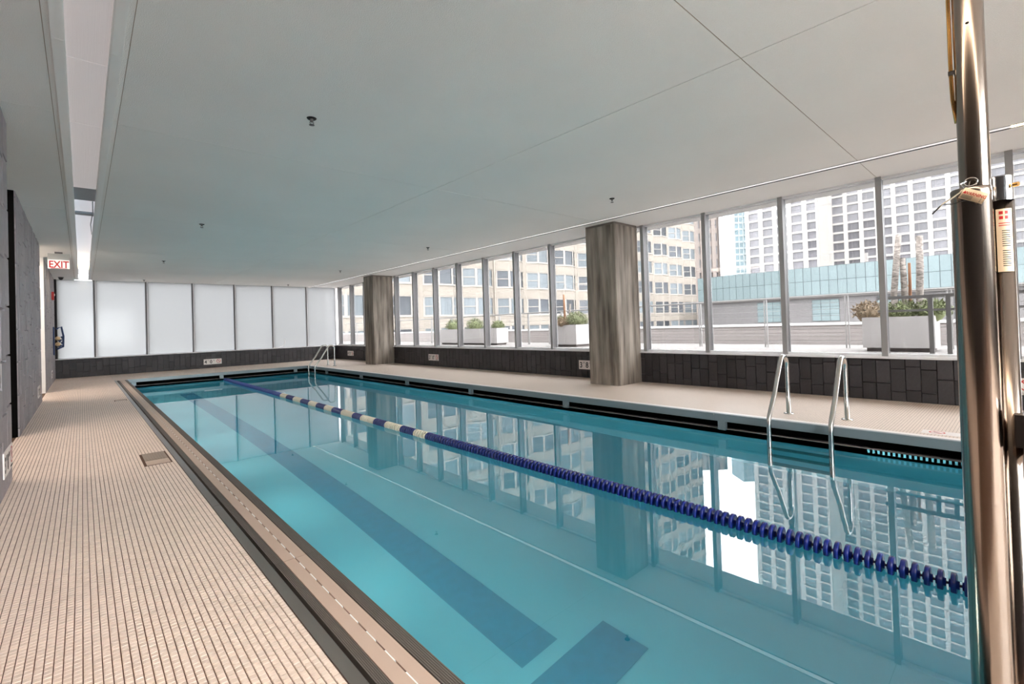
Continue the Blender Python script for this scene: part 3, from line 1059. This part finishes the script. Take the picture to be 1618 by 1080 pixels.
# bracket box on the right
bk = MB().box(-0.012, 0.05, -0.125, -0.052, 0.852, 0.922).build('seat_bracket', M['steel_lift'], lift)
MB().prism([(0.0, -0.12), (0.045, -0.12), (0.045, -0.072), (0.0, -0.072)], 0.832, 0.852).build('bracket_foot', M['steel_lift'], bk)
MB().lathe([(0.0, 0.924), (0.008, 0.924), (0.008, 0.922)], (0.02, -0.08, 0), 12).build('bracket_bolt', M['ink'], bk)
# cable on the left of the pole
MB().tube([(-0.004, 0.0235, 2.2), (-0.004, 0.0245, 1.80), (-0.006, 0.0245, 1.70), (-0.004, 0.0235, 1.64), (0.0, 0.0185, 1.585)], 0.0038, 10).build('cable', M['brass'], lift)
MB().box(-0.010, 0.001, 0.018, 0.029, 1.695, 1.705).build('cable_clip', M['chrome'], lift)
MB().sphere((-0.0265, -0.007, 1.795), 0.0035, 10, 6, (0.3, 1, 0.8)).build('pole_hole', M['ink'], lift)
# pin ring, zip tie
ring = [(-0.035 + 0.001 * math.cos(t), 0.0 + 0.011 * math.cos(t) - 0.002, 1.437 + 0.009 * math.sin(t)) for t in [2 * math.pi * k / 20 for k in range(21)]]
MB().tube(ring, 0.0012, 6, False).build('pin_ring', M['chrome'], lift)
MB().tube([(-0.038, 0.008, 1.424), (-0.036, 0.015, 1.436), (-0.032, 0.005, 1.440)], 0.0016, 6).build('pin', M['chrome'], lift)
MB().tube([(-0.038, 0.004, 1.425), (-0.038, 0.028, 1.408), (-0.036, 0.045, 1.398), (-0.034, 0.054, 1.388)], 0.0014, 6).build('zip_tie', M['cream'], lift)
MB().tube([(-0.035, 0.049, 1.394), (-0.034, 0.057, 1.386), (-0.034, 0.064, 1.378)], 0.0016, 6).build('zip_tail', M['ink'], lift)
MB().tube([(-0.036, 0.044, 1.396), (-0.036, 0.028, 1.394), (-0.038, 0.006, 1.398), (-0.037, -0.018, 1.405)], 0.0012, 6).build('zip_loop', M['ink'], lift)
tagv = thing('warning_tag', 'cream paper tag printed WARNING in red tied to the lift mast', 'tag', (LX - 0.044, LY - 0.004, 1.405))
c, s_ = math.cos(math.radians(-32)), math.sin(math.radians(-32))


def tp(u, v, off=0.0):
    # u to the right (-y), v up; tag tilts down to the right
    yy = -(u * c - v * s_)
    zz = u * s_ + v * c
    return (-0.004 * math.sin(u * 90) - off, yy, zz)


mb = MB()
n = 8
vs = []
for k in range(n + 1):
    u = -0.020 + 0.044 * k / n
    for v in (-0.012, 0.012):
        vs.append(tp(u, v))
        vs.append(tp(u, v, -0.0006))
fs = []
for k in range(n):
    o = 4 * k
    fs += [(o, o + 4, o + 6, o + 2), (o + 1, o + 3, o + 7, o + 5), (o, o + 1, o + 5, o + 4), (o + 2, o + 6, o + 7, o + 3)]
mb.add(vs, fs, True)
mb.build('paper', M['tag'], tagv)
me = text_mesh('lettering', 'WARNING', 0.0088, M['red'], 0.0, 'CENTER', 0.95, 0.0002)
for v in me.vertices:
    u, vv = v.co.x + 0.004, v.co.y - 0.0005
    v.co = Vector(tp(u, vv, 0.0004))
link('lettering', me, tagv)
mb = MB()
mb.add([tp(-0.0185, 0.0005, 0.0004), tp(-0.0125, 0.0005, 0.0004), tp(-0.0155, 0.0065, 0.0004)], [(0, 1, 2)])
mb.build('warning_triangle', M['red'], tagv)
for k in range(4):
    mb = MB()
    v0 = -0.0032 - k * 0.0022
    mb.add([tp(-0.017, v0, 0.0004), tp(0.0, v0, 0.0004), tp(0.019, v0, 0.0004), tp(0.019, v0 + 0.0008, 0.0004), tp(0.0, v0 + 0.0008, 0.0004), tp(-0.017, v0 + 0.0008, 0.0004)], [(0, 1, 4, 5), (1, 2, 3, 4)])
    mb.build('text_line', M['ink'], tagv)

# ================================================================== TERRACE OUTSIDE
ter = thing('terrace', 'pale paved roof terrace outside the window wall', 'terrace', (10.6, 10, TERR))
MB().box(-2.5, 2.6, -22, 22, -0.3, 0).build('paving', M['paver'], ter)
par = thing('parapet_wall', 'low grey boarded parapet with white cap at the far side of the terrace', 'wall', (13.05, 10, TERR))
MB().box(0.03, 0.25, -22, 22, 0, 0.48).build('core', M['soil'], par)
MB().box(-0.03, 0.30, -22, 22, 0.455, 0.51).build('cap', M['white'], par)
for k in range(5):
    for j in range(11):
        MB().box(0.0, 0.03, -22 + j * 4 + 0.004, -18 + j * 4 - 0.004, 0.004 + k * 0.09, 0.004 + k * 0.09 + 0.084).build('board', M['board'], par)
ra = thing('terrace_railing', 'thin grey cable railing with paired posts along the terrace', 'railing', (11.6, 2.49, TERR))
RL0, RL1 = -9.0, 25.0
MB().tube([(0, RL0, 1.10), (0, RL1, 1.10)], 0.021, 8).build('top_rail', M['rail'], ra)
for k in range(7):
    MB().tube([(0, RL0, 0.14 + k * 0.135), (0, RL1, 0.14 + k * 0.135)], 0.004, 5).build('cable', M['rail'], ra)
pm = MB().box(-0.02, 0.02, -0.035, -0.018, 0, 1.10).box(-0.02, 0.02, 0.018, 0.035, 0, 1.10).mesh('post', M['rail'])
for k in range(-5, 16):
    link('post', pm, ra, (0, 1.556 * k, 0))
gr = thing('guard_rail', 'short grey metal guard rail in front of the birch log planter', 'railing', (9.5, 0.9, TERR))
MB().box(-0.03, 0.03, -2.4, 0.72, 0.90, 0.95).build('top_rail', M['rail'], gr)
MB().box(-0.02, 0.02, -2.4, 0.72, 0.70, 0.735).build('mid_rail', M['rail'], gr)
for y in (-2.2, -1.1, -0.12, 0.08):
    MB().box(-0.028, 0.028, y - 0.028, y + 0.028, 0, 0.90).build('post', M['rail'], gr)


def shrub(mb, c, r, n, mi, squash=0.8, size=0.05):
    for k in range(n):
        a = random.uniform(0, 2 * math.pi)
        z = random.uniform(-0.3, 1)
        q = math.sqrt(max(0, 1 - z * z))
        rr_ = r * random.uniform(0.7, 1.05)
        p = Vector((c[0] + rr_ * q * math.cos(a), c[1] + rr_ * q * math.sin(a), c[2] + rr_ * z * squash))
        d = Vector((random.uniform(-1, 1), random.uniform(-1, 1), random.uniform(0.1, 1.4))).normalized() * size * random.uniform(0.7, 1.6)
        s2 = d.cross(Vector((random.uniform(-1, 1), random.uniform(-1, 1), random.uniform(-1, 1)))).normalized() * size * 0.22
        mb.add([p - s2, p + s2, p + d * 0.6 + s2 * 0.7, p + d, p + d * 0.6 - s2 * 0.7], [(0, 1, 2, 3, 4)], mi=mi)


def planter(label, blabel, x0, x1, y0, y1, zt, shrubs, dry=0, logs=(), loglabel=None):
    p = thing('planter_box', label, 'planter', ((x0 + x1) / 2, (y0 + y1) / 2, TERR))
    hx, hy = (x1 - x0) / 2, (y1 - y0) / 2
    ht = zt - TERR
    MB().box(-hx + 0.05, hx - 0.05, -hy + 0.05, hy - 0.05, 0, 0.07).build('plinth', M['soil'], p)
    mb = MB()
    t = 0.035
    mb.box(-hx, hx, -hy, -hy + t, 0.07, ht)
    mb.box(-hx, hx, hy - t, hy, 0.07, ht)
    mb.box(-hx, -hx + t, -hy + t, hy - t, 0.07, ht)
    mb.box(hx - t, hx, -hy + t, hy - t, 0.07, ht)
    mb.box(-hx + t, hx - t, -hy + t, hy - t, 0.07, ht - 0.06)
    mb.build('box', M['planter'], p)
    for k, (lab, sx_, sy_, r, n, kind) in enumerate(shrubs):
        sh = thing('shrub', lab, 'shrub', (sx_, sy_, zt - 0.06))
        mb = MB()
        shrub(mb, (0, 0, r * 0.45), r, n, 0, 0.85)
        mb.sphere((0, 0, r * 0.4), r * 0.72, 12, 8, (1, 1, 0.85))
        mb.build('foliage', M['leaf'] if kind == 'g' else M['leaf_dry'], sh)
        MB().tube([(0, 0, 0), (0, 0, r * 0.4)], 0.015, 6).build('stem', M['rust'], sh)
    for lab, lx, ly, top, r, m, bend in logs:
        lo = thing('upright_log', lab, 'log', (lx, ly, zt - 0.06))
        hgt = top - zt + 0.06
        pts = [(0, 0, 0), (0.01, 0.01, hgt * 0.3), (0.0, bend * 0.4, hgt * 0.62), (0.0, bend, hgt)]
        MB().tube(pts, [r, r * 0.95, r * 0.95, r * 0.85], 10).build('trunk', M[m], lo)
        MB().tube([(0, bend * 0.3, hgt * 0.55), (0.0, bend * 0.3 - 0.05 * (1 if bend < 0 else -1), hgt * 0.64)], [r * 0.5, r * 0.3], 8).build('knot', M[m], lo)


planter('grey white planter box with birch logs behind the near window', '', 10.6, 11.3, 1.05, 2.05, 1.09,
        [('round green shrub in the birch log planter, nearest the lift mast', 10.93, 1.12, 0.26, 700, 'g'),
         ('green shrub in the middle of the birch log planter', 10.93, 1.52, 0.27, 700, 'g'),
         ('dry straw-coloured shrub at the left end of the birch log planter', 10.85, 1.98, 0.27, 600, 'd')],
        logs=[('tallest bent birch log standing in the near planter', 10.85, 1.60, 2.56, 0.052, 'birch', -0.09),
              ('short birch log between the two taller ones in the near planter', 10.92, 1.46, 2.14, 0.05, 'birch', 0.02),
              ('thin dark birch branch in the near planter', 11.02, 1.40, 2.05, 0.025, 'rust', 0.0),
              ('straight birch log nearest the lift mast in the near planter', 10.9, 1.25, 2.5, 0.055, 'birch', -0.02)])
planter('white planter box with two round shrubs beside the near concrete column', '', 10.6, 11.3, 8.85, 9.95, 1.12,
        [('round pale green shrub beside the near concrete column', 10.93, 9.08, 0.33, 900, 'g'),
         ('pale green shrub left of the orange log', 10.95, 9.72, 0.25, 600, 'g'),
         ('dry brown plant hanging over the small planter edge', 10.72, 9.42, 0.22, 500, 'd')],
        logs=[('slim orange-brown upright log in the small planter', 10.9, 9.52, 2.05, 0.035, 'rust', 0.02),
              ('grey forked branch beside the orange log', 11.0, 9.42, 1.75, 0.03, 'birch', -0.04)])
planter('long white planter box behind the middle windows', '', 10.9, 11.45, 12.75, 16.35, 1.08,
        [('grey-green shrub at the far end of the long planter', 11.15, 15.7, 0.34, 700, 'g'),
         ('grey-green shrub in the middle of the long planter', 11.15, 14.3, 0.34, 700, 'g'),
         ('small green shrub at the near end of the long planter', 11.15, 12.95, 0.24, 500, 'g')],
        logs=[('pale upright log at the far end of the long planter', 11.15, 15.1, 2.1, 0.05, 'birch', 0.02),
              ('pale upright log in the middle of the long planter', 11.2, 13.75, 2.1, 0.05, 'birch', -0.03)])

# ================================================================== CITY
gnd = struct('ground')
MB().box(-200, 420, -300, 420, -30.4, -30).build('street', M['street'], gnd)

# ---- cream building with bay windows
cb = thing('cream_apartment_building', 'cream stone apartment building with rows of projecting bay windows', 'building', (0, 42, -30))
CX0, PIT, NB = 0.8, 5.0, 17
FLH = 3.27
Z0 = 5.7 + 30.0
prof_b = [(0.0, 0.0), (0.25, 0.0), (1.75, -0.75), (3.55, -0.75), (4.75, 0.0), (5.0, 0.0)]
NFL = range(-3, 13)
wall = MB()
wall.box(CX0, CX0 + PIT * NB, 0.9, 16, 0, Z0 + FLH * 13 + 2)
ledg = MB()
for b in range(NB):
    bx = CX0 + b * PIT
    wall.box(bx - 0.27, bx + 0.27, 0.03, 0.88, 0, Z0 + FLH * 13)
    for k in NFL:
        zs_ = Z0 + FLH * k
        za = zs_ + 2.05
        zb = zs_ + FLH
        poly = [(bx + x, y) for x, y in prof_b] + [(bx + 5.0, 0.9), (bx, 0.9)]
        wall.prism(poly, za, zb)
        p2 = [(bx + 0.2, 0.0), (bx + 1.72, -0.83), (bx + 3.58, -0.83), (bx + 4.8, 0.0)]
        ledg.prism(p2, zb - 0.10, zb)
    wall.prism([(bx + x, y) for x, y in prof_b] + [(bx + 5.0, 0.9), (bx, 0.9)], 0, Z0 - 3 * FLH)
wall.build('wall', M['limestone'], cb)
ledg.build('ledge', M['bframe'], cb)


def bay_unit(mglass):
    mb = MB()
    zt = 2.05
    fac = [((0.27, 0.0), (1.75, -0.75), 'd'), ((1.75, -0.75), (3.55, -0.75), 'w'), ((3.55, -0.75), (4.73, 0.0), 'd')]
    for (xa, ya), (xb, yb), kind in fac:
        u = Vector((xb - xa, yb - ya, 0))
        ln = u.length
        u.normalize()
        n_ = Vector((-u.y, u.x, 0))
        if n_.y > 0:
            n_ = -n_

        def P(s, z, d=0.0):
            return Vector((xa, ya, 0)) + u * s + n_ * d + Vector((0, 0, z))
        mb.quad(P(0, 0, -0.10), P(ln, 0, -0.10), P(ln, zt, -0.10), P(0, zt, -0.10), 1)

        def bar(s0, s1, z0, z1):
            mb.quad(P(s0, z0, -0.03), P(s1, z0, -0.03), P(s1, z1, -0.03), P(s0, z1, -0.03), 0)
        bar(0, 0.16, 0, zt)
        bar(ln - 0.16, ln, 0, zt)
        bar(0.16, ln - 0.16, 0, 0.10)
        bar(0.16, ln - 0.16, zt - 0.10, zt)
        if kind == 'd':
            bar(0.16, ln - 0.16, zt * 0.47, zt * 0.47 + 0.09)
    return mb.mesh('bay_window', [M['bframe'], mglass])


bms = [bay_unit(M['bglass']), bay_unit(M['bglass2'])]
bl = []
for k in NFL:
    for b in range(NB):
        bl.append((b, k))
for b, k in bl:
    link('bay_window', random.choice(bms), cb, (CX0 + b * PIT, 0, Z0 + FLH * k))
# drain pipe and a lit lamp inside one bay
MB().tube([(35.72, -0.12, 10), (35.72, -0.12, Z0 + 12 * FLH)], 0.07, 8).build('drain_pipe', M['limestone'], cb)

# ---- white tower
wt = thing('white_tower', 'tall white tower with a dense grid of dark windows', 'building', (0, 0, -30))
TB = -30.0
HT = 145.0
ptR, ptL = 4.02, 4.25
wall = MB()
RXW, LXW = 179.0, 165.6
YW = 42.5
wall.box(RXW + 0.5, RXW + 20, -40, YW, 0, HT)
wall.box(LXW + 0.5, RXW + 20, YW, 63.2, 0, HT)
ROWS = list(range(-6, 31))
zrow = lambda k: 21.9 + 30 + 2.9 * k
colsR = [YW - 1.15 - ptR * c_ for c_ in range(18)]     # left edges (high y side)
colsL = [61.9 - ptL * c_ for c_ in range(5)]


def facade(xp, cols, wd, ylo, yhi):
    edges = []
    ys_ = [yhi]
    for yv in cols:
        ys_ += [yv, yv - wd]
    ys_.append(ylo)
    for i in range(0, len(ys_), 2):
        wall.box(xp, xp + 0.5, ys_[i + 1], ys_[i], 0, HT)          # piers
    for yv in cols:
        for k in range(len(ROWS) - 1):
            wall.box(xp + 0.03, xp + 0.5, yv - wd, yv, zrow(ROWS[k]) + 2.3, zrow(ROWS[k + 1]))
        wall.box(xp + 0.03, xp + 0.5, yv - wd, yv, zrow(ROWS[-1]) + 2.3, HT)
        wall.box(xp + 0.03, xp + 0.5, yv - wd, yv, 0, zrow(ROWS[0]))


facade(RXW, colsR, 2.95, -40, YW)
facade(LXW, colsL, 2.95, YW, 63.2)
wall.build('wall', M['wtower'], wt)


def win_unit(m):
    mb = MB()
    wd, hh = 2.95, 2.3
    mb.quad((0.3, 0, 0), (0.3, -wd, 0), (0.3, -wd, hh), (0.3, 0, hh), 1)
    for ya, yb, za, zb in ((0, -0.10, 0, hh), (-wd + 0.10, -wd, 0, hh), (-0.95, -1.05, 0, hh), (0, -wd, 0, 0.10), (0, -wd, hh - 0.10, hh)):
        mb.quad((0.22, ya, za), (0.22, yb, za), (0.22, yb, zb), (0.22, ya, zb), 0)
    return mb


wu = win_unit(None)
wme = wu.mesh('window', [M['wframe'], M['wglass']])
wpos = [(LXW, yv, k) for yv in colsL for k in ROWS] + [(RXW, yv, k) for yv in colsR for k in ROWS]
vis = [p for p in wpos if 15 < zrow(p[2]) - 30 < 66 and p[1] > -8]
vis.sort(key=lambda p: zrow(p[2]))
pick = set(vis[:300])
restw = MB()
for p in wpos:
    xp, yv, k = p
    if p in pick:
        link('window', wme, wt, (xp, yv, zrow(k)))
    else:
        o = Vector((xp, yv, zrow(k)))
        base = len(restw.v)
        restw.v += [tuple(Vector(q) + o) for q in wu.v]
        restw.f += [tuple(base + i for i in f) for f in wu.f]
        restw.sm += wu.sm
        restw.mi += wu.mi
restw.build('upper_windows', [M['wframe'], M['wglass_far']], wt, kind='stuff')

# ---- low building with a cyan glass screen
lb = thing('glass_screen_building', 'low grey brick building topped by a pale cyan glass screen', 'building', (77, 0, -30))
MB().box(0.3, 18, -40, 37.4, 0, 34.0).build('wall', M['greybrick'], lb)
MB().box(-0.25, 0.3, -40, 37.4, 33.75, 34.1).build('ledge', M['ledge'], lb)
MB().box(0.06, 0.5, -40, 37.4, 34.1, 38.1).build('screen_frame', M['cyan_frame'], lb)
pw = 1.05
pmesh = MB().box(0, 0.06, 0.035, pw - 0.035, 0.035, 1.955).mesh('glass_panel', M['cyan'])
for j in range(2):
    for k in range(48):
        link('glass_panel', pmesh, lb, (0.04, 37.4 - pw * (k + 1), 34.12 + j * 1.99))
for yw in (28.1, 20.7, 13.2, 5.8, -1.6):
    wdo = MB().box(0.22, 0.32, yw - 3.3, yw, 30.4, 33.45).build('window', M['cyan_frame'], lb)
    for a in range(3):
        for b in range(3):
            MB().box(0.19, 0.23, yw - 1.1 * (a + 1) + 0.04, yw - 1.1 * a - 0.04, 30.44 + b * 1.0, 31.38 + b * 1.0).build('pane', M['cyan'], wdo)
MB().box(0.0, 0.35, 14.0, 14.35, 38.1, 39.3).build('roof_pole', M['ledge'], lb)


# ---- three towers in the gap, placed by direction at their likely distances
def tower(name, label, pxl, pxr, depth, ztop, wm, gm, ncol, fl, wfrac, hfrac):
    a = FW * depth + RT * ((pxl - 809) / F_PX * depth)
    b = FW * depth + RT * ((pxr - 809) / F_PX * depth)
    wd = (Vector((b.x, b.y)) - Vector((a.x, a.y))).length
    ang = math.atan2(b.y - a.y, b.x - a.x)
    t = thing(name, label, 'building', (a.x, a.y, -30), (0, 0, ang))
    hgt = ztop + 30
    MB().box(0, wd, 0.4, wd, 0, hgt).build('core', M[gm], t)
    pt = wd / ncol
    mb = MB()
    nf = int(hgt / fl)
    for c_ in range(ncol + 1):
        hw_ = pt * (1 - wfrac) / 2
        mb.box(max(0, c_ * pt - hw_), min(wd, c_ * pt + hw_), 0, 0.4, 0, hgt)
    for k in range(nf + 1):
        mb.box(0, wd, 0.08, 0.4, k * fl, min(hgt, k * fl + fl * (1 - hfrac)))
    mb.box(wd - 0.4, wd, 0, wd, 0, hgt)
    mb.build('wall', M[wm], t)
    wme_ = MB().box(0, pt * wfrac, 0.25, 0.42, 0, fl * hfrac).mesh('window', M[gm])
    cnt = 0
    for k in range(nf - 1, -1, -1):
        if k * fl - 30 < 10:
            break
        for c_ in range(ncol):
            if cnt < 300:
                link('window', wme_, t, (c_ * pt + pt * (1 - wfrac) / 2, 0, k * fl + fl * (1 - hfrac)))
                cnt += 1
    return t


tower('taupe_tower', 'taupe stone tower with small paired windows right of the bay-windowed building', 1096, 1141, 118, 36, 'taupe', 'taupeglass', 5, 3.3, 0.36, 0.62)
tower('pale_tower', 'distant hazy white tower between taupe tower and glass tower', 1141, 1166, 320, 88, 'pale', 'palewin', 8, 3.6, 0.45, 0.6)
gt = tower('glass_tower', 'pale blue glass apartment tower with balconies left of the white tower', 1166, 1206, 230, 78, 'gtower', 'gglass', 6, 3.1, 0.8, 0.72)
balc = MB().box(0, 2.6, -1.5, 0, 0, 0.9).mesh('balcony', M['gtower'])
for k in range(14, 34):
    for c_ in (2, 4):
        link('balcony', balc, gt, (c_ * 2.05 + 0.6, 0, k * 3.1))
